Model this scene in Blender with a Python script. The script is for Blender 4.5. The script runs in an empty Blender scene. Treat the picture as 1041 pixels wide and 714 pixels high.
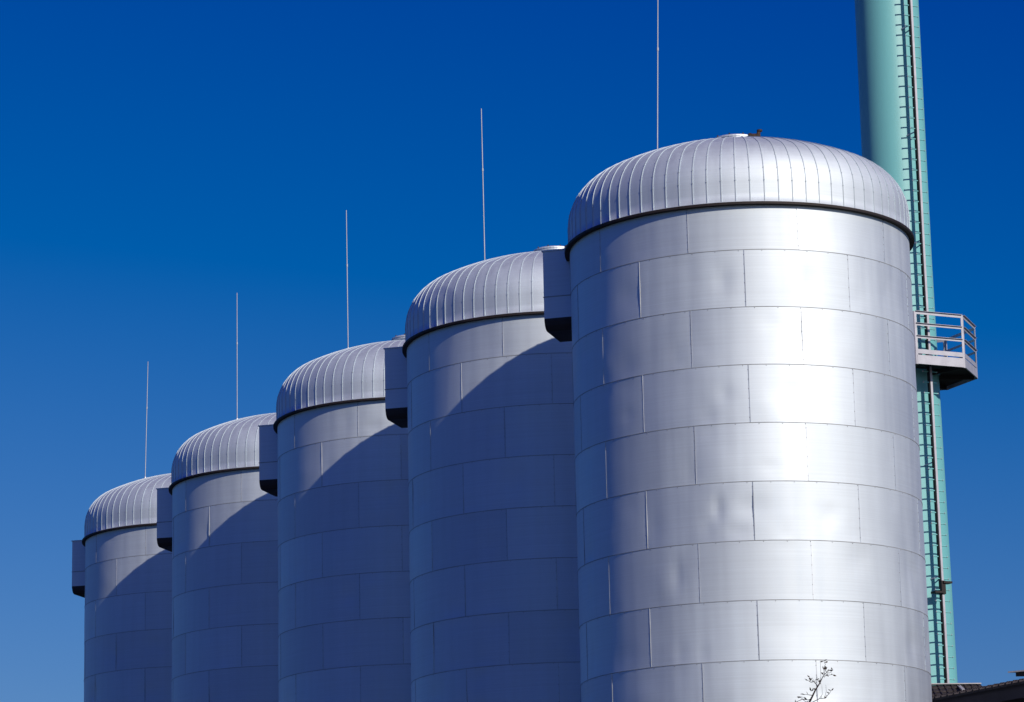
import bpy, math, random
from mathutils import Vector, Matrix
R_ = math.radians
sc = bpy.context.scene
col = sc.collection
random.seed(7)

# ------------------------------------------------------------------ camera
CAMH = 1.7
F, PITCH, ROLL = 3204.26, 0.2247, 0.0209
cam = bpy.data.cameras.new('camera'); co = bpy.data.objects.new('camera', cam); col.objects.link(co)
cam.sensor_width = 36.0; cam.lens = F / 1041 * 36.0
cam.clip_start = 0.1; cam.clip_end = 6000
fw = Vector((0, math.cos(PITCH), math.sin(PITCH))); up = Vector((0, -math.sin(PITCH), math.cos(PITCH))); rt = Vector((1, 0, 0))
cr, sr = math.cos(ROLL), math.sin(ROLL)
cx_ = rt * cr - up * sr      # image right
cy_ = up * cr + rt * sr      # image up
co.matrix_world = Matrix(((cx_.x, cy_.x, -fw.x, 0), (cx_.y, cy_.y, -fw.y, 0), (cx_.z, cy_.z, -fw.z, CAMH), (0, 0, 0, 1)))
sc.camera = co
def ray(px, py):
    u = (px - 520.5); v = (357 - py)
    return fw * F + cx_ * u + cy_ * v
def at(px, py, depth):
    d = ray(px, py); return Vector((0, 0, CAMH)) + d * (depth / d.y)

# ------------------------------------------------------------------ light
SUN_AZ, SUN_EL = 35.5, 29.5      # azimuth measured from the direction towards the camera, to the right
sd = Vector((math.sin(R_(SUN_AZ)) * math.cos(R_(SUN_EL)), -math.cos(R_(SUN_AZ)) * math.cos(R_(SUN_EL)), math.sin(R_(SUN_EL))))
w = bpy.data.worlds.new('World'); sc.world = w; w.use_nodes = True
nt = w.node_tree; nt.nodes.clear()
sky = nt.nodes.new('ShaderNodeTexSky'); sky.sky_type = 'NISHITA'; sky.sun_disc = False
sky.sun_elevation = R_(SUN_EL); sky.sun_rotation = math.atan2(sd.x, sd.y)
sky.air_density = 1.0; sky.dust_density = 1.0; sky.ozone_density = 6.0; sky.altitude = 300
# the photograph was taken through a polariser: deeper, more saturated sky, so the sky's channels are graded
ma = nt.nodes.new('ShaderNodeVectorMath'); ma.operation = 'MULTIPLY_ADD'; ma.inputs[1].default_value = (0.72, 0.67, 0.64); ma.inputs[2].default_value = (-1.07, -0.90, 0.48)
mxv = nt.nodes.new('ShaderNodeVectorMath'); mxv.operation = 'MAXIMUM'; mxv.inputs[1].default_value = (0, 0, 0)
bg = nt.nodes.new('ShaderNodeBackground'); bg.inputs['Strength'].default_value = 0.10
wo = nt.nodes.new('ShaderNodeOutputWorld')
nt.links.new(sky.outputs[0], ma.inputs[0]); nt.links.new(ma.outputs[0], mxv.inputs[0])
nt.links.new(mxv.outputs[0], bg.inputs[0]); nt.links.new(bg.outputs[0], wo.inputs[0])
sl = bpy.data.lights.new('sun', 'SUN'); sl.energy = 3.95; sl.angle = R_(0.53); sl.color = (1.0, 0.875, 0.745)
so = bpy.data.objects.new('sun', sl); col.objects.link(so)
so.rotation_euler = sd.to_track_quat('Z', 'Y').to_euler(); so.location = (30, -40, 60)
sc.view_settings.view_transform = 'Standard'; sc.view_settings.look = 'None'
sc.view_settings.exposure = 0.0; sc.view_settings.gamma = 1.0; sc.view_settings.use_curve_mapping = False

# ------------------------------------------------------------------ helpers
def tag(o, label=None, cat=None, group=None, kind=None):
    if label: o['label'] = label
    if cat: o['category'] = cat
    if group: o['group'] = group
    if kind: o['kind'] = kind
    return o
def empty(name, loc=(0, 0, 0), rz=0):
    o = bpy.data.objects.new(name, None); o.location = loc; o.rotation_euler = (0, 0, rz); col.objects.link(o); return o

class MB:
    def __init__(s): s.v = []; s.f = []; s.m = []; s.sm = []
    def add(s, vs, fs, mi=0, smooth=False):
        b = len(s.v); s.v += [tuple(v) for v in vs]
        for f in fs: s.f.append([i + b for i in f]); s.m.append(mi); s.sm.append(smooth)
    def box(s, c, size, rot=None, mi=0):
        hx, hy, hz = size[0] / 2, size[1] / 2, size[2] / 2
        vs = [Vector((x * hx, y * hy, z * hz)) for z in (-1, 1) for x, y in ((-1, -1), (1, -1), (1, 1), (-1, 1))]
        if rot is not None: vs = [rot @ v for v in vs]
        vs = [v + Vector(c) for v in vs]
        s.add(vs, [(3, 2, 1, 0), (4, 5, 6, 7), (0, 1, 5, 4), (1, 2, 6, 5), (2, 3, 7, 6), (3, 0, 4, 7)], mi)
    def bar(s, a, b, wd, ht, mi=0, upv=Vector((0, 0, 1))):
        a = Vector(a); b = Vector(b); d = (b - a); L = d.length; d.normalize()
        side = d.cross(upv)
        if side.length < 1e-4: side = d.cross(Vector((0, 1, 0)))
        side.normalize(); u2 = side.cross(d)
        rot = Matrix((d, side, u2)).transposed()
        s.box((a + b) / 2, (L, wd, ht), rot, mi)
    def tube(s, pts, rads, n=8, mi=0, smooth=True, cap=True):
        pts = [Vector(p) for p in pts]; rings = []
        prev = None
        for i, p in enumerate(pts):
            d = (pts[min(i + 1, len(pts) - 1)] - pts[max(i - 1, 0)]).normalized()
            if prev is None:
                a = d.cross(Vector((0, 0, 1)));
                if a.length < 1e-3: a = d.cross(Vector((1, 0, 0)))
            else: a = prev - d * prev.dot(d)
            a.normalize(); prev = a; b = d.cross(a)
            rings.append([p + (a * math.cos(2 * math.pi * k / n) + b * math.sin(2 * math.pi * k / n)) * rads[i] for k in range(n)])
        vs = [v for r in rings for v in r]; fs = []
        for i in range(len(pts) - 1):
            for k in range(n):
                k2 = (k + 1) % n; fs.append((i * n + k, i * n + k2, (i + 1) * n + k2, (i + 1) * n + k))
        s.add(vs, fs, mi, smooth)
        if cap:
            s.add(rings[0], [tuple(reversed(range(n)))], mi); s.add(rings[-1], [tuple(range(n))], mi)
    def lathe(s, prof, n=96, mi=0, smooth=True, c=(0, 0, 0), closed=False):
        vs = []
        for r, z in prof:
            for k in range(n):
                a = 2 * math.pi * k / n; vs.append((c[0] + r * math.cos(a), c[1] + r * math.sin(a), c[2] + z))
        fs = []; m = len(prof); rng = range(m if closed else m - 1)
        for i in rng:
            j = (i + 1) % m
            for k in range(n):
                k2 = (k + 1) % n; fs.append((i * n + k, i * n + k2, j * n + k2, j * n + k))
        s.add(vs, fs, mi, smooth)
    def build(s, name, mats, parent=None, loc=None):
        me = bpy.data.meshes.new(name); me.from_pydata(s.v, [], s.f)
        for m in (mats if isinstance(mats, (list, tuple)) else [mats]): me.materials.append(m)
        me.polygons.foreach_set('material_index', s.m); me.polygons.foreach_set('use_smooth', s.sm)
        me.update()
        o = bpy.data.objects.new(name, me); col.objects.link(o)
        if parent: o.parent = parent
        if loc: o.location = loc
        return o

# ------------------------------------------------------------------ materials
def mat(name, base, rough=0.5, metal=0.0, var=0.0, vscale=3.0, bump=0.0, bscale=30.0, stretch=(1, 1, 1), base2=None, aniso=0.0):
    m = bpy.data.materials.new(name); m.use_nodes = True; n = m.node_tree.nodes; L = m.node_tree.links
    b = n['Principled BSDF']; b.inputs['Roughness'].default_value = rough; b.inputs['Metallic'].default_value = metal
    tc = n.new('ShaderNodeTexCoord'); mp = n.new('ShaderNodeMapping'); mp.inputs['Scale'].default_value = stretch
    L.new(tc.outputs['Object'], mp.inputs[0])
    nz = n.new('ShaderNodeTexNoise'); nz.inputs['Scale'].default_value = vscale; nz.inputs['Detail'].default_value = 6
    L.new(mp.outputs[0], nz.inputs['Vector'])
    mx = n.new('ShaderNodeMix'); mx.data_type = 'RGBA'
    c2 = base2 or tuple(c * (1 - var) for c in base)
    c1 = base if base2 else tuple(min(1, c * (1 + var)) for c in base)
    mx.inputs[6].default_value = (*c1, 1); mx.inputs[7].default_value = (*c2, 1)
    rp = n.new('ShaderNodeValToRGB'); rp.color_ramp.elements[0].position = 0.35; rp.color_ramp.elements[1].position = 0.65
    L.new(nz.outputs['Fac'], rp.inputs[0]); L.new(rp.outputs[0], mx.inputs[0]); L.new(mx.outputs[2], b.inputs['Base Color'])
    if bump:
        nb = n.new('ShaderNodeTexNoise'); nb.inputs['Scale'].default_value = bscale; nb.inputs['Detail'].default_value = 4
        L.new(mp.outputs[0], nb.inputs['Vector'])
        bm = n.new('ShaderNodeBump'); bm.inputs['Strength'].default_value = bump; bm.inputs['Distance'].default_value = 0.01
        L.new(nb.outputs['Fac'], bm.inputs['Height']); L.new(bm.outputs[0], b.inputs['Normal'])
    return m

def sheet_metal(name, base, rough, metal):
    """aluminium sheet: fine horizontal rolling lines, slow roughness drift, faint rain streaks"""
    m = bpy.data.materials.new(name); m.use_nodes = True; n = m.node_tree.nodes; L = m.node_tree.links
    b = n['Principled BSDF']; b.inputs['Metallic'].default_value = metal
    b.inputs['Coat Weight'].default_value = 0.22; b.inputs['Coat Roughness'].default_value = 0.36
    tc = n.new('ShaderNodeTexCoord')
    def noise(scale, stretch, det=5):
        mp = n.new('ShaderNodeMapping'); mp.inputs['Scale'].default_value = stretch; L.new(tc.outputs['Object'], mp.inputs[0])
        nz = n.new('ShaderNodeTexNoise'); nz.inputs['Scale'].default_value = scale; nz.inputs['Detail'].default_value = det
        L.new(mp.outputs[0], nz.inputs['Vector']); return nz
    n1 = noise(0.7, (1, 1, 1)); n2 = noise(1.0, (5, 5, 0.25)); n3 = noise(1.0, (0.5, 0.5, 60), 3)
    def rng(src, a, c):
        r = n.new('ShaderNodeMapRange'); r.inputs['From Min'].default_value = 0.3; r.inputs['From Max'].default_value = 0.7
        r.inputs['To Min'].default_value = a; r.inputs['To Max'].default_value = c; L.new(src.outputs['Fac'], r.inputs['Value']); return r
    def mul(a, c):
        k = n.new('ShaderNodeMath'); k.operation = 'MULTIPLY'; L.new(a.outputs[0], k.inputs[0]); L.new(c.outputs[0], k.inputs[1]); return k
    val = mul(mul(rng(n1, 0.96, 1.03), rng(n2, 0.945, 1.02)), rng(n3, 0.97, 1.03))
    vm = n.new('ShaderNodeVectorMath'); vm.operation = 'SCALE'; vm.inputs[0].default_value = base
    L.new(val.outputs[0], vm.inputs['Scale']); L.new(vm.outputs[0], b.inputs['Base Color'])
    rr = rng(n1, rough - 0.03, rough + 0.03); rr2 = mul(rr, rng(n2, 0.96, 1.05)); L.new(rr2.outputs[0], b.inputs['Roughness'])
    nb = noise(240, (1, 1, 1), 2)
    bm = n.new('ShaderNodeBump'); bm.inputs['Strength'].default_value = 0.05; bm.inputs['Distance'].default_value = 0.004
    L.new(nb.outputs['Fac'], bm.inputs['Height']); L.new(bm.outputs[0], b.inputs['Normal'])
    return m

M_sheet = sheet_metal('aluminium_sheet', (0.665, 0.748, 0.81), 0.70, 0.84)
SHEETS = [M_sheet] + [sheet_metal('aluminium_sheet', tuple(c * k for c in (0.665, 0.748, 0.81)), r, 0.84) for k, r in ((.965, .70), (1.02, .665), (.985, .65))]
M_dome = sheet_metal('dome_sheet', (0.665, 0.748, 0.81), 0.70, 0.84)
M_rib = mat('seam_fold', (0.50, 0.58, 0.64), 0.7, 0.5, 0.05)
M_joint = mat('sealed_joint', (0.30, 0.33, 0.36), 0.6, 0.2, 0.2)
M_vjoint = mat('lap_edge', (0.50, 0.56, 0.62), 0.45, 0.7, 0.1)
M_rivet = mat('rivet', (0.30, 0.30, 0.32), 0.4, 0.8, 0.1)
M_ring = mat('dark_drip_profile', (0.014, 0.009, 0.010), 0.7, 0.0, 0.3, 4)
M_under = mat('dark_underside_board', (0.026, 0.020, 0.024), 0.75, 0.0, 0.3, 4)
M_rod = mat('galvanised_rod', (0.60, 0.66, 0.72), 0.45, 0.4, 0.05)
M_lrod = mat('weathered_rod', (0.42, 0.46, 0.50), 0.5, 0.3, 0.08)
M_rust = mat('rusty_fitting', (0.035, 0.020, 0.015), 0.8, 0.1, 0.5, 20)
M_chim = mat('mint_green_paint', (0.165, 0.48, 0.50), 0.45, 0.0, 0.04, 1.2, 0.05, 12, (1, 1, 0.15))
M_galv = mat('galvanised_steel', (0.41, 0.43, 0.49), 0.5, 0.3, 0.08, 5)
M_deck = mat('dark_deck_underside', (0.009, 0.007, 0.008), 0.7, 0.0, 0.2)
M_tile = mat('dark_roof_tile', (0.028, 0.023, 0.027), 0.75, 0.0, 0.3, 6, 0.3, 40)
M_wall = mat('dark_cladding', (0.030, 0.026, 0.036), 0.8, 0.0, 0.15, 2)
M_flash = mat('lead_flashing', (0.45, 0.45, 0.47), 0.5, 0.4, 0.1)
M_glass = mat('window_glass', (0.03, 0.04, 0.05), 0.08, 0.0, 0.1)
M_bark = mat('twig_bark', (0.035, 0.028, 0.030), 0.8, 0.0, 0.3, 30, 0.4, 60)
M_leaf = mat('dry_leaf', (0.045, 0.035, 0.028), 0.7, 0.0, 0.4, 20)
M_conc = mat('concrete_pad', (0.28, 0.27, 0.25), 0.85, 0.0, 0.12, 1.5, 0.2, 30)
M_ground = mat('meadow', (0.014, 0.030, 0.012), 0.95, 0.0, 0.0, 0.15, 0.5, 8, (1, 1, 1), (0.020, 0.034, 0.015))
M_road = mat('asphalt', (0.022, 0.027, 0.034), 0.9, 0.0, 0.15, 2, 0.3, 60)

# ------------------------------------------------------------------ setting: ground, yard
g = MB(); S = 3000
g.add([(-S, -S, 0), (S, -S, 0), (S, S, 0), (-S, S, 0)], [(0, 1, 2, 3)]); tag(g.build('ground', M_ground), kind='structure')
g = MB(); g.add([(-30, 36, .004), (26, 36, .004), (26, 100, .004), (-30, 100, .004)], [(0, 1, 2, 3)]); tag(g.build('yard', M_road), kind='structure')

# ------------------------------------------------------------------ tanks
TX, TY, TDX, TDY = 4.0603, 54.1036, -3.1691, 7.5211
TR = 3.0
HT = 14.1218 + CAMH
SA, SS = 0.7802, 0.9862
seam_z = [HT - SA - k * SS for k in range(40) if HT - SA - k * SS > 0.3]
STEP = 36.0
# world angle phi measured from -Y towards +X
def ph2a(deg): return R_(deg - 90)
def cyl(deg, r, z): a = ph2a(deg); return Vector((r * math.cos(a), r * math.sin(a), z))
def row_bounds():
    e = [HT] + seam_z + [0.15]
    return list(zip(e[:-1], e[1:]))
rows = row_bounds()
row_seams = []
for i, _ in enumerate(rows):
    o = -20.7 if i % 2 == 0 else -2.7
    s_ = [o + STEP * k for k in range(-4, 6)]
    s_ = [o + STEP * k for k in range(-5, 5)]
    row_seams.append(s_)

# dents and oil-canning of the sheets (metres, mostly inward)
def make_dents(seed):
    global rd, dents, rowbow, pan, tone_seed
    tone_seed = seed
    rd = random.Random(seed); dents = []
    for i in range(230):
        k = rd.uniform(.5, 1.0)
        dents.append((rd.uniform(-115, 115), rd.uniform(4.0, HT - 0.2), .34 * k * rd.uniform(.5, 1), .36 * k * rd.uniform(.5, 1), k * rd.uniform(-0.022, 0.010)))
    if seed == 11:      # the clear buckles of the nearest tank
        for (dg, z, sx, sz, am) in [(-14, HT - 5.15, .10, .22, -.008), (-8, HT - 5.55, .22, .10, -.006), (-28, HT - 6.2, .10, .28, -.006), (-26, HT - 2.6, .12, .3, -.005),
                                    (-16, HT - 3.7, .13, .2, -.006), (-22, HT - 4.6, .16, .25, -.005), (-28, HT - 7.6, .12, .25, -.006), (-36, HT - 5.4, .15, .3, -.004), (18, HT - 1.3, .2, .2, -.004),
                                    (14, HT - 2.2, .2, .25, -.004), (22, HT - 5.3, .2, .2, -.005), (-10, HT - 1.3, .15, .25, -.005)]:
            dents.append((dg, z, sx, sz, am * 2.5))
    rowbow = [rd.uniform(-0.0022, 0.0022) for _ in rows]
    pan = {}
make_dents(11)
def shell_r(deg, z, ri):
    zt, zb = rows[ri]; t = (z - zb) / (zt - zb)
    r = TR + rowbow[ri] * math.sin(math.pi * t)
    ss = row_seams[ri]
    # panel pillow
    best = None
    for k, s in enumerate(ss):
        d = (deg - s) % 360
        wdt = (ss[(k + 1) % len(ss)] - s) % 360
        if d < wdt:
            q = d / wdt
            key = (ri, k)
            if key not in pan: pan[key] = (rd.uniform(-0.006, 0.002), rd.uniform(-1, 1) * 0.002)
            a, b = pan[key]
            env = math.sin(math.pi * q) * math.sin(math.pi * t)
            r += a * env + b * math.sin(2 * math.pi * q) * math.sin(math.pi * t)
            break
    for (dg, dz, sx, sz, am) in dents:
        if abs(z - dz) > 3 * sz: continue
        dx = ((deg - dg + 180) % 360 - 180) * math.pi / 180 * TR
        if abs(dx) > 3 * sx: continue
        e = math.sin(math.pi * t) ** 0.5 if 0 < t < 1 else 0
        r += am * math.exp(-(dx / sx) ** 2 - ((z - dz) / sz) ** 2) * e
    return r

def tank_shell():
    mb = MB(); N = 300
    for ri, (zt, zb) in enumerate(rows):
        nr = 12 if zt > 5.5 else 2
        vs = []; fs = []
        for j in range(nr + 1):
            z = zb + (zt - zb) * j / nr
            for k in range(N):
                dg = 360 * k / N + .9; vs.append(cyl(dg, shell_r(dg, z, ri), z))
        for j in range(nr):
            for k in range(N):
                k2 = (k + 1) % N; fs.append((j * N + k, j * N + k2, (j + 1) * N + k2, (j + 1) * N + k))
        b0 = len(mb.m); mb.add(vs, fs, 0, True)
        for fi in range(len(fs)):
            dg = 360 * ((fi % N) + .5) / N + .9
            pk = int(((dg - row_seams[ri][0]) % 360) // STEP)
            mb.m[b0 + fi] = [0, 4, 0, 5, 6][(pk * 7 + ri * 3 + (pk * ri) % 4 + tone_seed) % 5]
    # sealed horizontal joints
    for z in seam_z:
        mb.lathe([(TR - .01, z - .008), (TR + .0045, z - .0055), (TR + .0045, z + .0055), (TR - .01, z + .008)], 180, 1, False)
    # vertical lap joints with rivets
    for ri, (zt, zb) in enumerate(rows):
        z0, z1 = zb + .008, zt - .008
        for s in row_seams[ri]:
            hw = math.degrees(.008 / TR)
            p = [cyl(s - hw, TR - .004, z0), cyl(s - hw, TR + .005, z0), cyl(s + hw * .3, TR + .006, z0), cyl(s + hw, TR - .004, z0)]
            q = [cyl(s - hw, TR - .004, z1), cyl(s - hw, TR + .005, z1), cyl(s + hw * .3, TR + .006, z1), cyl(s + hw, TR - .004, z1)]
            mb.add(p + q, [(0, 1, 5, 4), (1, 2, 6, 5)], 2, False); mb.add(p + q, [(2, 3, 7, 6)], 1, False)
            nv = 6
            for k in range(nv):
                z = z0 + (z1 - z0) * (k + .5) / nv
                c = cyl(s - hw * 1.2, TR + .003, z); nrm = cyl(s, 1, 0); tn = Vector((-nrm.y, nrm.x, 0)); rr = .008
                vs = [c + (tn * math.cos(a) + Vector((0, 0, 1)) * math.sin(a)) * rr for a in [i * math.pi / 3 for i in range(6)]] + [c + nrm * .008]
                mb.add(vs, [(i, (i + 1) % 6, 6) for i in range(6)], 3)
        # rivets below each horizontal joint
        if ri:
            for k in range(48):
                dg = k * 7.5 + (ri % 2) * 3.0
                c = cyl(dg, TR + .003, zt - .02); nrm = cyl(dg, 1, 0); tn = Vector((-nrm.y, nrm.x, 0)); rr = .007
                vs = [c + (tn * math.cos(a) + Vector((0, 0, 1)) * math.sin(a)) * rr for a in [i * math.pi / 3 for i in range(6)]] + [c + nrm * .007]
                mb.add(vs, [(i, (i + 1) % 6, 6) for i in range(6)], 3)
    return mb

RK, RC, RD, Z0 = 0.93, 5.73, 3.018, 0.425
def dome_prof(k=18):
    phi = math.asin((RD - RK) / (RC - RK)); zc = Z0 - (RC - RK) * math.cos(phi)
    pr = [(RD + .012, .035), (RD + .012, .055), (RD, .06), (RD, Z0 * .5)]
    for i in range(k + 1):
        t = (math.pi / 2 - phi) * i / k; pr.append((RD - RK + RK * math.cos(t), Z0 + RK * math.sin(t)))
    for i in range(1, 13):
        a = phi * (1 - i / 12); pr.append((max(.001, RC * math.sin(a)), zc + RC * math.cos(a)))
    return pr
NRIB = 78
def dome_mesh():
    mb = MB(); pr = dome_prof()
    NS = NRIB * 4
    vs = []; fs = []
    rr = random.Random(3); pv = [rr.uniform(-.0009, .0004) for _ in range(NRIB)]
    for r, z in pr:
        for k in range(NS):
            q = (k % 4) / 4; a = ph2a(360 * k / NS)
            d = pv[k // 4] * math.sin(math.pi * q) * 2.2 if r > 1 else 0
            vs.append(((r + d) * math.cos(a), (r + d) * math.sin(a), z + HT))
    for i in range(len(pr) - 1):
        for k in range(NS):
            k2 = (k + 1) % NS; fs.append((i * NS + k, i * NS + k2, (i + 1) * NS + k2, (i + 1) * NS + k))
    mb.add(vs, fs, 0, True)
    rib = [(r, z) for r, z in pr[2:] if r > .55]
    hh, hw = .009, .0075
    for k in range(NRIB):
        a = ph2a(360 * k / NRIB); u = Vector((math.cos(a), math.sin(a), 0)); t = Vector((-u.y, u.x, 0))
        sec = []
        for i, (r, z) in enumerate(rib):
            r0, z0 = rib[max(0, i - 1)]; r1, z1 = rib[min(len(rib) - 1, i + 1)]
            d = Vector((r1 - r0, z1 - z0)).normalized(); nn = Vector((d.y, -d.x))
            p = u * r + Vector((0, 0, z + HT)); n3 = u * nn.x + Vector((0, 0, 1)) * nn.y
            sec.append([p - t * hw - n3 * .004, p - t * hw + n3 * hh, p + t * hw + n3 * hh, p + t * hw - n3 * .004])
        vs = [v for s_ in sec for v in s_]; fs = []
        for i in range(len(sec) - 1):
            for j in range(3): fs.append((i * 4 + j, i * 4 + j + 1, (i + 1) * 4 + j + 1, (i + 1) * 4 + j))
        fs += [(3, 2, 1, 0), tuple((len(sec) - 1) * 4 + j for j in range(4))]
        mb.add(vs, fs, 1)
        # fixing clips on the folds
        for ci in (2, 6, 11):
            i = min(ci, len(sec) - 1); c = (sec[i][1] + sec[i][2]) / 2
            mb.box(c, (.010, .022, .016), Matrix.Rotation(a, 3, 'Z'), 1)
    return mb

BOXU = Vector((0.961, -0.276, 0)); BOXV = Vector((0.276, 0.961, 0))
def make_tank():
    root = empty('storage_tank')
    f = MB(); f.lathe([(.001, .15), (TR + .35, .15), (TR + .35, 0)], 64, 0, False); f.build('foundation', M_conc, root)
    tank_shell().build('shell', [M_sheet, M_joint, M_vjoint, M_rivet] + SHEETS[1:], root)
    dome_mesh().build('dome', [M_dome, M_rib], root)
    r = MB(); r.lathe([(TR - .02, -.012), (TR + .091, -.012), (TR + .093, .03), (TR + .02, .04), (TR - .02, .04)], 180, 0, False, (0, 0, HT), True)
    r.build('drip_ring', M_ring, root)
    # top hatch
    top = HT + dome_prof()[-1][1]
    h = MB(); h.lathe([(.36, -.06), (.36, .12), (.42, .12), (.42, .145)], 40, 0, False, (0, 0, top))
    hob = h.build('hatch', M_rod, root)
    l = MB(); l.lathe([(.43, .147), (.43, .175), (.40, .19), (.25, .205), (.001, .215)], 40, 0, False, (0, 0, top))
    for k in range(10):
        a = k * math.pi / 5; l.tube([(.395 * math.cos(a), .395 * math.sin(a), top + .17), (.395 * math.cos(a), .395 * math.sin(a), top + .215)], [.014, .014], 6, 1)
    l.build('lid', [M_rod, M_rust], hob)
    v = MB()
    vx, vy = .36, -.34
    v.tube([(vx, vy, top - .1), (vx, vy, top + .1)], [.035, .035], 8, 0)
    v.tube([(vx - .08, vy, top + .15), (vx + .07, vy, top + .15)], [.055, .055], 8, 0)
    v.tube([(vx - .13, vy, top + .14), (vx - .08, vy, top + .15)], [.07, .07], 8, 0)
    v.tube([(vx + .02, vy, top + .17), (vx + .06, vy, top + .26)], [.03, .035], 7, 0)
    v.tube([(vx + .06, vy, top + .24), (vx + .06, vy, top + .27)], [.05, .05], 8, 0)
    v.build('vent_valve', M_rust, root)
    # lightning rod
    ax, ay = -1.4006, -.155; rr = math.hypot(ax, ay)
    phi = math.asin((RD - RK) / (RC - RK)); zc = Z0 - (RC - RK) * math.cos(phi)
    bz = HT + zc + math.sqrt(RC ** 2 - rr ** 2); tz = 19.1251 + CAMH
    RB = Vector((ax, ay, bz))
    m = MB(); m.tube([(ax, ay, bz - .02), (ax, ay, bz + 2.03)], [.0108, .0108], 8); m.tube([(ax, ay, bz + 2.02), (ax, ay, bz + 2.08)], [.018, .018], 8)
    m.tube([(ax, ay, bz + 2.08), (ax, ay, tz)], [.0105, .009], 8)
    m.v = [tuple(Vector(v) - RB) for v in m.v]
    ro = m.build('lightning_rod', M_lrod, root, RB)
    m = MB(); m.tube([(ax, ay, bz - .03), (ax, ay, bz + .03)], [.09, .08], 12); m.tube([(ax, ay, bz + .03), (ax, ay, bz + .14)], [.035, .028], 10)
    m.v = [tuple(Vector(v) - RB) for v in m.v]
    m.build('rod_foot', M_rod, ro)
    # service box on the side turned to the next tank
    C0 = Vector((-3.472, .6474, 0)); zt, zb = 14.329 + CAMH, 13.0905 + CAMH
    W, D = .95, 1.05
    b = MB()
    # outline across the depth (v, z): rounded lower front and back edges
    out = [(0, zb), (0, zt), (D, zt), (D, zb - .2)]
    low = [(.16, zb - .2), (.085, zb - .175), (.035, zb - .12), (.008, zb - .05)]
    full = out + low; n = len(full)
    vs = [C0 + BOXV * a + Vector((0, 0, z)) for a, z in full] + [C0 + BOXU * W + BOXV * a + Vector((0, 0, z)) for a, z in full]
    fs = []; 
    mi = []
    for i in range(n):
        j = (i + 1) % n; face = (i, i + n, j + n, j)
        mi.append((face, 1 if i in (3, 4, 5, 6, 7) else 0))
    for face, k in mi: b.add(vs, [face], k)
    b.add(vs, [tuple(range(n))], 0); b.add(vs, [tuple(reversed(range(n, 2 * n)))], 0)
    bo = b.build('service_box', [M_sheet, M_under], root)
    # cover cap and the joint across the box
    c = MB(); rot = Matrix((BOXU, BOXV, Vector((0, 0, 1)))).transposed()
    zj = zt - .68 * (zt - zb)
    c.box(C0 + BOXU * (W / 2 - .004) + BOXV * D / 2 + Vector((0, 0, zj)), (W + .012, D + .014, .016), rot)
    c.build('joint_strip', M_joint, bo)
    c = MB(); c.box(C0 + BOXU * (W / 2 - .008) + BOXV * D / 2 + Vector((0, 0, zt + .009)), (W + .03, D + .03, .022), rot)
    c.build('cover_cap', M_sheet, bo)
    return root

def copy_tree(o, parent=None):
    c = o.copy(); col.objects.link(c)
    if parent: c.parent = parent
    for ch in list(o.children): copy_tree(ch, c)
    return c
tank_labels = ['nearest silver tank, sunlit down its front, beside the green chimney', 'second silver tank from the chimney, crossed by the shadow of the nearest tank', 'middle tank of the row of five silver tanks', 'second silver tank from the far left end of the row', 'farthest silver tank at the left end, its side box against open sky']
t0 = make_tank(); roots = [t0] + [copy_tree(t0) for _ in range(4)]
lean = [.033, -.004, -.004, 0.0, .018]     # the rods do not stand quite straight
for i, t in enumerate(roots):
    for c in t.children:
        if c.name.startswith('lightning_rod'): c.rotation_euler = (0, lean[i], 0)
        if c.name.startswith('shell') and i:
            make_dents(20 + i); tmp = tank_shell().build('shell', [M_sheet, M_joint, M_vjoint, M_rivet] + SHEETS[1:])
            c.data = tmp.data; bpy.data.objects.remove(tmp)
    t.location = (TX + i * TDX, TY + i * TDY, 0)
    tag(t, tank_labels[i], 'storage tank', 'domed silver tanks standing in a row')

# ------------------------------------------------------------------ chimney
CD = 80.0; CXc = 0.1274 * CD
ch = empty('chimney', (CXc, CD, 0))
tag(ch, 'tall mint green chimney with a rung ladder and a railed balcony', 'chimney')
def chim_r(z):
    zz = z - CAMH
    if zz > 20.5: return .845
    return .845 + (20.5 - zz) * .0088
prof = [(chim_r(z), z) for z in [0, 2, 4, 6, 8, 10, 12, 14, 16, 18, 20, 22, 22.2, 24, 28, 32, 36]]
m = MB(); m.lathe(prof, 128); m.lathe([(.845, 36), (.78, 36), (.78, 30)], 96, 0, False)
for z in (8.0, 33.5):
    r = chim_r(z); m.lathe([(r - .01, z - .03), (r + .05, z - .03), (r + .05, z + .03), (r - .01, z + .03)], 96, 0, False, (0, 0, 0), True)
m.build('stack', M_chim, ch)
m = MB(); m.box((0, 0, .2), (3.4, 3.4, .4)); m.build('plinth', M_conc, ch)
TH = 33.0; camang = -math.degrees(math.atan2(CXc, CD))      # towards the camera
def cp(deg, r, z):
    a = ph2a(camang + deg); return Vector((r * math.cos(a), r * math.sin(a), z))
u_l = cp(TH, 1, 0); t_l = Vector((-u_l.y, u_l.x, 0))
if t_l.dot(Vector((1, 0, 0))) < 0: t_l = -t_l
ST = .29
m = MB(); zs = [3, 10, 16, 22, 35.5]
for a, b in zip(zs[:-1], zs[1:]):
    pa = cp(TH, chim_r(a) + ST, a); pb = cp(TH, chim_r(b) + ST, b)
    m.bar(pa, pb, .06, .12, 0, u_l)
    m.bar(pa - t_l * .042 - u_l * .005, pb - t_l * .042 - u_l * .005, .02, .10, 1, u_l)      # added dark bar standing in for the stile's shaded left side
k = 0
zb_list = []
z = at(928, 147, CD).z
while z > 4: z -= 2.93
while z < 35: zb_list.append(z); z += 2.93
for z in zb_list:
    for s_ in (-1, 1):
        m.bar(cp(TH, chim_r(z) - .02, z) + t_l * .13 * s_, cp(TH, chim_r(z) + ST - .02, z + .05) + t_l * .02 * s_, .016, .03)
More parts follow.
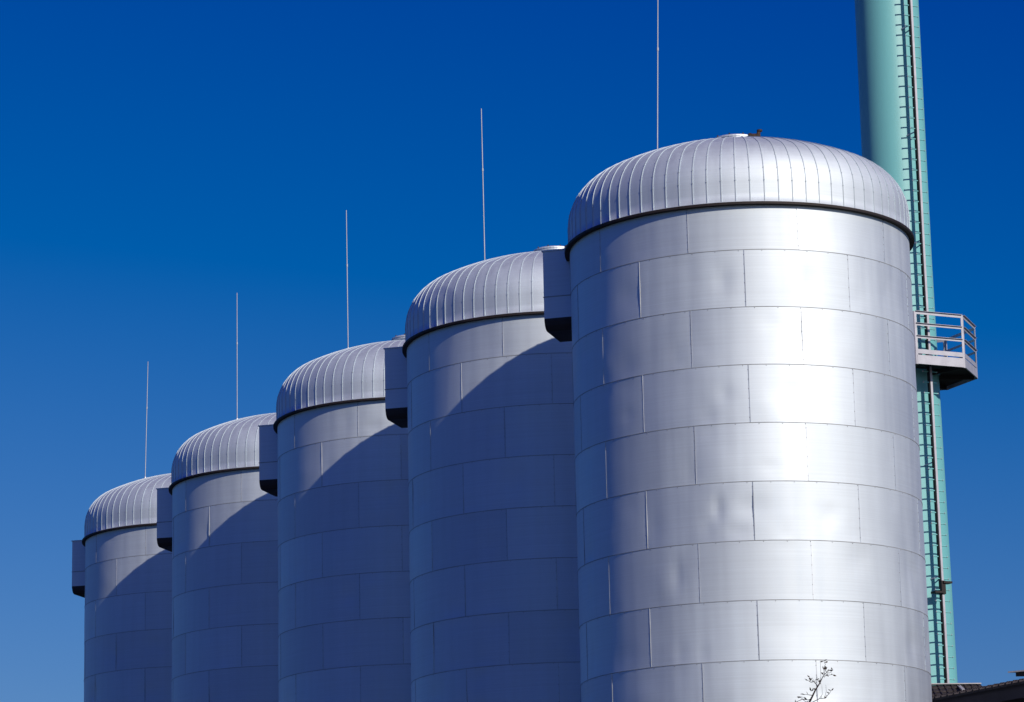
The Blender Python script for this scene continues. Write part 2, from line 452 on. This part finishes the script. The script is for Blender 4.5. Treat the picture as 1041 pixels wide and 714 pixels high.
lad = m.build('ladder', [M_galv, M_deck], ch)
RS = .2825
z = 4.0; nr = 0
rprot = None
while z < 31.6:
    mb = MB(); c = cp(TH, chim_r(z) + ST, z)
    if rprot is None:
        mb.tube([-t_l * .20, t_l * .20], [.017, .017], 6)
        for s_ in (-1, 1): mb.tube([t_l * .20 * s_, t_l * .215 * s_], [.024, .024], 6, 1)
        rprot = mb.build('rung', [M_chim, M_galv], lad); rprot.location = c
    else:
        r2 = rprot.copy(); col.objects.link(r2); r2.parent = lad; r2.location = c
    z += RS; nr += 1
# fold-out rest step
zr = at(958, 604, CD).z
m = MB(); rotl = Matrix((t_l, u_l, Vector((0, 0, 1)))).transposed()
for s_ in (-1, 1):
    m.box(cp(TH, chim_r(zr) + ST + .02, zr + .13 * s_) + t_l * (-.02 + .13 * s_), (.26, .22, .05), rotl)
m.box(cp(TH, chim_r(zr) + ST + .04, zr), (.12, .1, .34), rotl)
m.build('rest_step', M_deck, lad)

# balcony: eight-sided ring deck
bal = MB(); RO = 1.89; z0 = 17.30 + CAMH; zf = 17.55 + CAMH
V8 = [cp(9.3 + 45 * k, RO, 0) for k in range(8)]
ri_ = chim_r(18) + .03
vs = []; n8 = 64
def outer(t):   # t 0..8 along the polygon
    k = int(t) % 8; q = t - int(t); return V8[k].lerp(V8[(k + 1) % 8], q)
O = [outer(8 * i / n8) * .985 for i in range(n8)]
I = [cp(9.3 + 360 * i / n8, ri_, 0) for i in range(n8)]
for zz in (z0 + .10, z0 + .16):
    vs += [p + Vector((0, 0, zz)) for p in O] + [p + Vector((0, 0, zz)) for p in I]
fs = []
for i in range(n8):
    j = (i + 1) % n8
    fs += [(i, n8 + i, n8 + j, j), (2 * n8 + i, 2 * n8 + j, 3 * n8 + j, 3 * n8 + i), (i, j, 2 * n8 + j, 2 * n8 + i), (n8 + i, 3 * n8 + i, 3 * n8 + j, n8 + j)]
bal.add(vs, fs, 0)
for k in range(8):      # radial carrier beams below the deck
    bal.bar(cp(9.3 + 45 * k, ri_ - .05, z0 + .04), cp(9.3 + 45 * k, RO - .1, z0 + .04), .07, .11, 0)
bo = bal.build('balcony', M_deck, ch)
ztop = 18.68 + CAMH
def rail_part(name, zlist, wd, ht, mt=M_galv, off=0.0):
    mb = MB()
    for k in range(8):
        a = V8[k]; b = V8[(k + 1) % 8]; d = (b - a).normalized()
        nn = Vector(((a + b).x, (a + b).y, 0)).normalized()
        for zz in zlist:
            mb.bar(a + d * .035 + Vector((0, 0, zz)), b - d * .035 + Vector((0, 0, zz)), wd, ht)
            if 'rail' in name:      # the rails are angle irons, their flat leg on top and pointing outwards
                q = nn * (.022 + wd / 2) + Vector((0, 0, zz + ht / 2 + .004)); mb.bar(a + d * .035 + q, b - d * .035 + q, .044, .008)
    return mb.build(name, mt, bo)
rail_part('top_rail', [ztop - .035], .012, .075)
rail_part('middle_rail', [18.36 + CAMH - .02, 18.03 + CAMH - .02], .010, .058)
rail_part('toe_board', [17.635 + CAMH], .012, .115)
rail_part('deck_edge', [17.425 + CAMH], .03, .235)
for k in range(8):
    mb = MB(); a = V8[k]; 
    for nb in (V8[(k + 1) % 8], V8[(k - 1) % 8]):
        d = (nb - a).normalized()
        mb.bar(a + d * .028 + Vector((0, 0, z0)), a + d * .028 + Vector((0, 0, ztop + .002)), .065, .014, 0, Vector((-d.y, d.x, 0)))
    mb.build('post', M_galv, bo)

# ------------------------------------------------------------------ buildings at the lower right
def hall():
    A = at(1041, 694.5, 62); zA = A.z
    # find the depth on the ray of the left end of the eave that has the same height
    d = ray(950, 712); k = (zA - CAMH) / d.z; B = Vector((0, 0, CAMH)) + d * k
    dirv = (B - A); dirv.z = 0; dirv.normalize()
    nrm = Vector((-dirv.y, dirv.x, 0))
    if nrm.dot(Vector((0, -1, 0))) < 0: nrm = -nrm      # faces the camera
    back = -nrm
    P0 = A - dirv * 14; P1 = B + dirv * 1.2
    rt_ = empty('hall_building', (0, 0, 0))
    tag(rt_, 'dark building with long roof edge rising to the bottom right corner', 'building')
    def P(base, b, z): q = base + back * b; return Vector((q.x, q.y, z))
    W = 9.0
    mb = MB()
    a0, a1 = P(P0, .35, 0), P(P1, .35, 0); c0, c1 = P(P0, W, 0), P(P1, W, 0)
    H_ = zA - .05
    lst = [a0, a1, c1, c0]
    mb.add(lst + [Vector((v.x, v.y, H_)) for v in lst], [(0, 1, 5, 4), (1, 2, 6, 5), (2, 3, 7, 6), (3, 0, 4, 7)]); mb.build('wall', M_wall, rt_)
    # fascia and roof with rows of tiles
    mb = MB(); mb.add([P(P0, 0, zA - .28), P(P1, 0, zA - .28), P(P1, 0, zA), P(P0, 0, zA)], [(0, 1, 2, 3)]); 
    mb.add([P(P0, 0, zA - .28), P(P1, 0, zA - .28), P(P1, .5, zA - .28), P(P0, .5, zA - .28)], [(0, 1, 2, 3)])
    mb.build('fascia', M_wall, rt_)
    rf = MB(); rise = .36; n = 5; Lh = 1.7
    for i in range(n):
        b0, b1 = -.06 + Lh * i / n, -.06 + Lh * (i + 1) / n + .03
        s0, s1 = zA + .03 + rise * i / n, zA + rise * (i + 1) / n
        rf.add([P(P0, b0, s0 - .0), P(P1, b0, s0 - .0), P(P1, b1, s1), P(P0, b1, s1), P(P0, b0, s0 - .05), P(P1, b0, s0 - .05)], [(0, 1, 2, 3), (4, 5, 1, 0)])
        L = (P1 - P0).length; nn = int(L / .22)
        for k in range(nn):
            q = P0 + dirv * (k + .5 * (i % 2)) * .22
            rf.tube([P(q, b0 - .01, s0), P(q, b1, s1)], [.035, .035], 6, 0)
    rf.add([P(P0, Lh, zA + rise), P(P1, Lh, zA + rise), P(P1, W, zA + rise - .3), P(P0, W, zA + rise - .3)], [(0, 1, 2, 3)])
    rf.add([P(P1, 0, zA - .28), P(P1, W, zA - .28), P(P1, W, zA + rise - .3), P(P1, Lh, zA + rise), P(P1, 0, zA)], [(0, 1, 2, 3, 4)])
    rf.build('roof', M_tile, rt_)
    for k in range(4):
        q = P0 + dirv * (2.0 + 3.4 * k); fo = MB()
        fo.bar(P(q, .32, 2.2), P(q + dirv * 1.6, .32, 2.2), .06, 1.2); wob = fo.build('window', M_flash, rt_)
        fo = MB(); fo.bar(P(q + dirv * .08, .28, 2.2), P(q + dirv * 1.52, .28, 2.2), .02, 1.04); fo.build('pane', M_glass, wob)
hall()

def annex():
    D = 71.0
    rt_ = empty('annex_building', (0, 0, 0))
    tag(rt_, 'dark tiled roof with pale ridge flashing at the foot of the green chimney', 'building')
    A = at(935, 696.0, D); B = at(997, 697.4, D); zr_ = (A.z + B.z) / 2
    x0, x1 = A.x, B.x
    y0 = D
    ze = zr_ - 1.0
    rf = MB(); n = 9; run = 2.4
    for i in range(n):
        ya = y0 - run * (n - i) / n - .03; yb = y0 - run * (n - i - 1) / n
        za = ze + (zr_ - ze) * i / n + .03; zb_ = ze + (zr_ - ze) * (i + 1) / n
        rf.add([(x0, ya, za), (x1, ya, za), (x1, yb, zb_), (x0, yb, zb_), (x0, ya, za - .03), (x1, ya, za - .03)], [(0, 1, 2, 3), (4, 5, 1, 0)])
        k = 0; x = x0 + .1
        while x < x1:
            rf.tube([(x, ya - .02, za), (x, yb, zb_)], [.03, .03], 6, 0); x += .15
    rf.add([(x0, y0, zr_), (x1, y0, zr_), (x1, y0 + run, ze), (x0, y0 + run, ze)], [(0, 1, 2, 3)])
    rob = rf.build('roof', M_tile, rt_)
    f = MB(); f.bar((x0, y0, zr_ + .03), (x1, y0, zr_ + .015), .22, .022)
    f.bar((at(974.5, 697, D - .1)), (at(979.5, 701.5, D - 1.0)), .07, .03); f.build('flashing', M_flash, rob)
    w_ = MB(); w_.box(((x0 + x1) / 2, y0, ze / 2), (x1 - x0 - .3, 2 * run - .6, ze)); 
    w_.add([(x0 + .15, y0 - run + .3, ze), (x0 + .15, y0 + run - .3, ze), (x0 + .15, y0, zr_ - .1)], [(0, 1, 2)])
    w_.add([(x1 - .15, y0 - run + .3, ze), (x1 - .15, y0 + run - .3, ze), (x1 - .15, y0, zr_ - .1)], [(0, 1, 2)]); w_.build('wall', M_wall, rt_)
annex()

def canopy():
    D = 68.0
    rt_ = empty('canopy_building', (0, 0, 0))
    tag(rt_, 'pointed flat roof corner with pale edge just above the dark long roof', 'building')
    A = at(1024.5, 682.8, D); B = at(1041, 682.4, D)
    z = A.z; x0 = A.x; L = 8.0
    # a flat slab whose corner points to the left
    tip = Vector((x0, D, z)); e1 = Vector((x0 + L, D + .4, z)); e2 = Vector((x0 + .55 * L, D - .75 * L * .55, z))
    e2 = Vector((x0 + L, D - 6.0, z)); 
    def slab(za, zb2, inset, mt, nm):
        mb = MB(); P = [tip, e2, e1]; cc = (tip + e2 + e1) / 3
        P = [p.lerp(cc, inset) for p in P]
        vs = [(p.x, p.y, za) for p in P] + [(p.x, p.y, zb2) for p in P]
        mb.add(vs, [(2, 1, 0), (3, 4, 5), (0, 1, 4, 3), (1, 2, 5, 4), (2, 0, 3, 5)]); return mb.build(nm, mt, rt_)
    slab(z - .03, z, 0, M_flash, 'flashing'); slab(z - .12, z - .032, .03, M_tile, 'roof'); slab(0, z - .122, .30, M_wall, 'wall')
canopy()

# ------------------------------------------------------------------ bare young tree in front of the nearest tank
def sapling():
    D = 33.0
    root_p = Vector((at(800, 714, D).x, D, 0))
    rt_ = empty('young_tree', root_p)
    tag(rt_, 'bare young tree with a few dry leaves in front of the nearest tank', 'tree')
    W = lambda px, py, dy=0: at(px, py, D + dy) - root_p
    tr = MB(); rr = random.Random(5)
    p714 = W(822, 716)
    path = [Vector((0, 0, 0)), Vector((.03, .03, 1.2)), Vector((.02, 0, 2.4)), Vector((.10, 0, 3.6)), p714 - Vector((.11, 0, .55)), p714, W(829, 701.5), W(833.5, 694.5), W(836.5, 688)]
    tr.tube(path, [.05, .042, .034, .026, .018, .011, .008, .006, .004], 8)
    trunk = tr.build('trunk', M_bark, rt_)
    cw = MB(); lf = MB()
    def twig(pts, r0=.0042):
        n = len(pts); cw.tube(pts, [r0 * (1 - .6 * i / (n - 1)) for i in range(n)], 5)
    def leaf(p, s, ang=None):
        d = Vector((rr.uniform(-1, 1), rr.uniform(-.5, .5), rr.uniform(-.3, 1))).normalized(); n = d.cross(Vector((rr.uniform(-1, 1), rr.uniform(-1, 1), rr.uniform(-1, 1)))).normalized()
        q = d.cross(n)
        lf.add([p, p + d * s * .5 + n * s * .2 + q * s * .05, p + d * s, p + d * s * .5 - n * s * .2 + q * s * .05], [(0, 1, 2, 3)])
    T = [
        [(836.5, 688), (838, 686), (840.5, 683.5), (843, 684.5), (847, 681.2)],
        [(838, 686), (837.5, 680), (839, 675.5), (837.5, 672)],
        [(840.5, 683.5), (838.5, 681), (837, 680.6)],
        [(838, 687.5), (842, 686.5), (846, 686)],
        [(833.5, 694.5), (831, 691), (830, 691.5)],
        [(831.8, 698), (828, 694), (824.5, 690.5), (823, 689)],
        [(827, 693), (824.5, 694), (822, 692)],
        [(829, 701.5), (826.5, 700), (824.5, 703)],
        [(826, 707), (822, 706.5), (818, 706)],
        [(824, 712), (816, 711), (811, 713), (808, 716)],
        [(822, 716), (833, 710.5), (839, 710), (843, 705), (845, 702.5)],
        [(833, 710.5), (836, 706), (835.5, 697)],
        [(822, 716), (817, 712), (813, 708)],
        [(838, 710), (840, 703), (839.5, 696)],
        [(833.5, 694.5), (834.5, 688), (834, 676), (834.5, 671)],
    ]
    up_ = MB(); lowcw = cw; cw = up_
    for i, t in enumerate(T):
        thin = i in (11, 13, 14)
        pts = [W(x, y, rr.uniform(-.1, .1) if j else 0) for j, (x, y) in enumerate(t)]
        twig(pts, .0025 if thin else .0042)
        if not thin:
            for j in range(len(pts) - 1):
                for _ in range(2): leaf(pts[j].lerp(pts[j + 1], rr.random()), rr.uniform(.02, .05))
            leaf(pts[-1], .05); leaf(pts[-1], .04)
    up_.build('twigs', M_bark, rt_); cw = lowcw
    # lower crown, below the frame
    for k in range(26):
        z = 2.2 + k * .1; a = rr.uniform(0, 6.28); L = rr.uniform(.5, 1.0)
        b = Vector((.02 + (.08 if z > 3.2 else 0), 0, z)); e = b + Vector((math.cos(a) * L * .7, math.sin(a) * L * .7, L * .6))
        if (e + root_p).z > 4.6: continue
        mid = b.lerp(e, .5) + Vector((0, 0, -.06)); cw.tube([b, mid, e], [.010, .007, .003], 5)
        for _ in range(4):
            p = mid.lerp(e, rr.random()); q = p + Vector((rr.uniform(-.2, .2), rr.uniform(-.2, .2), rr.uniform(.05, .25))); cw.tube([p, q], [.004, .002], 4)
            if q.z + root_p.z < 4.7: leaf(q, .05); leaf(p, .05)
    cr_ = cw.build('branches', M_bark, rt_); lf.build('dry_leaves', M_leaf, cr_)
sapling()
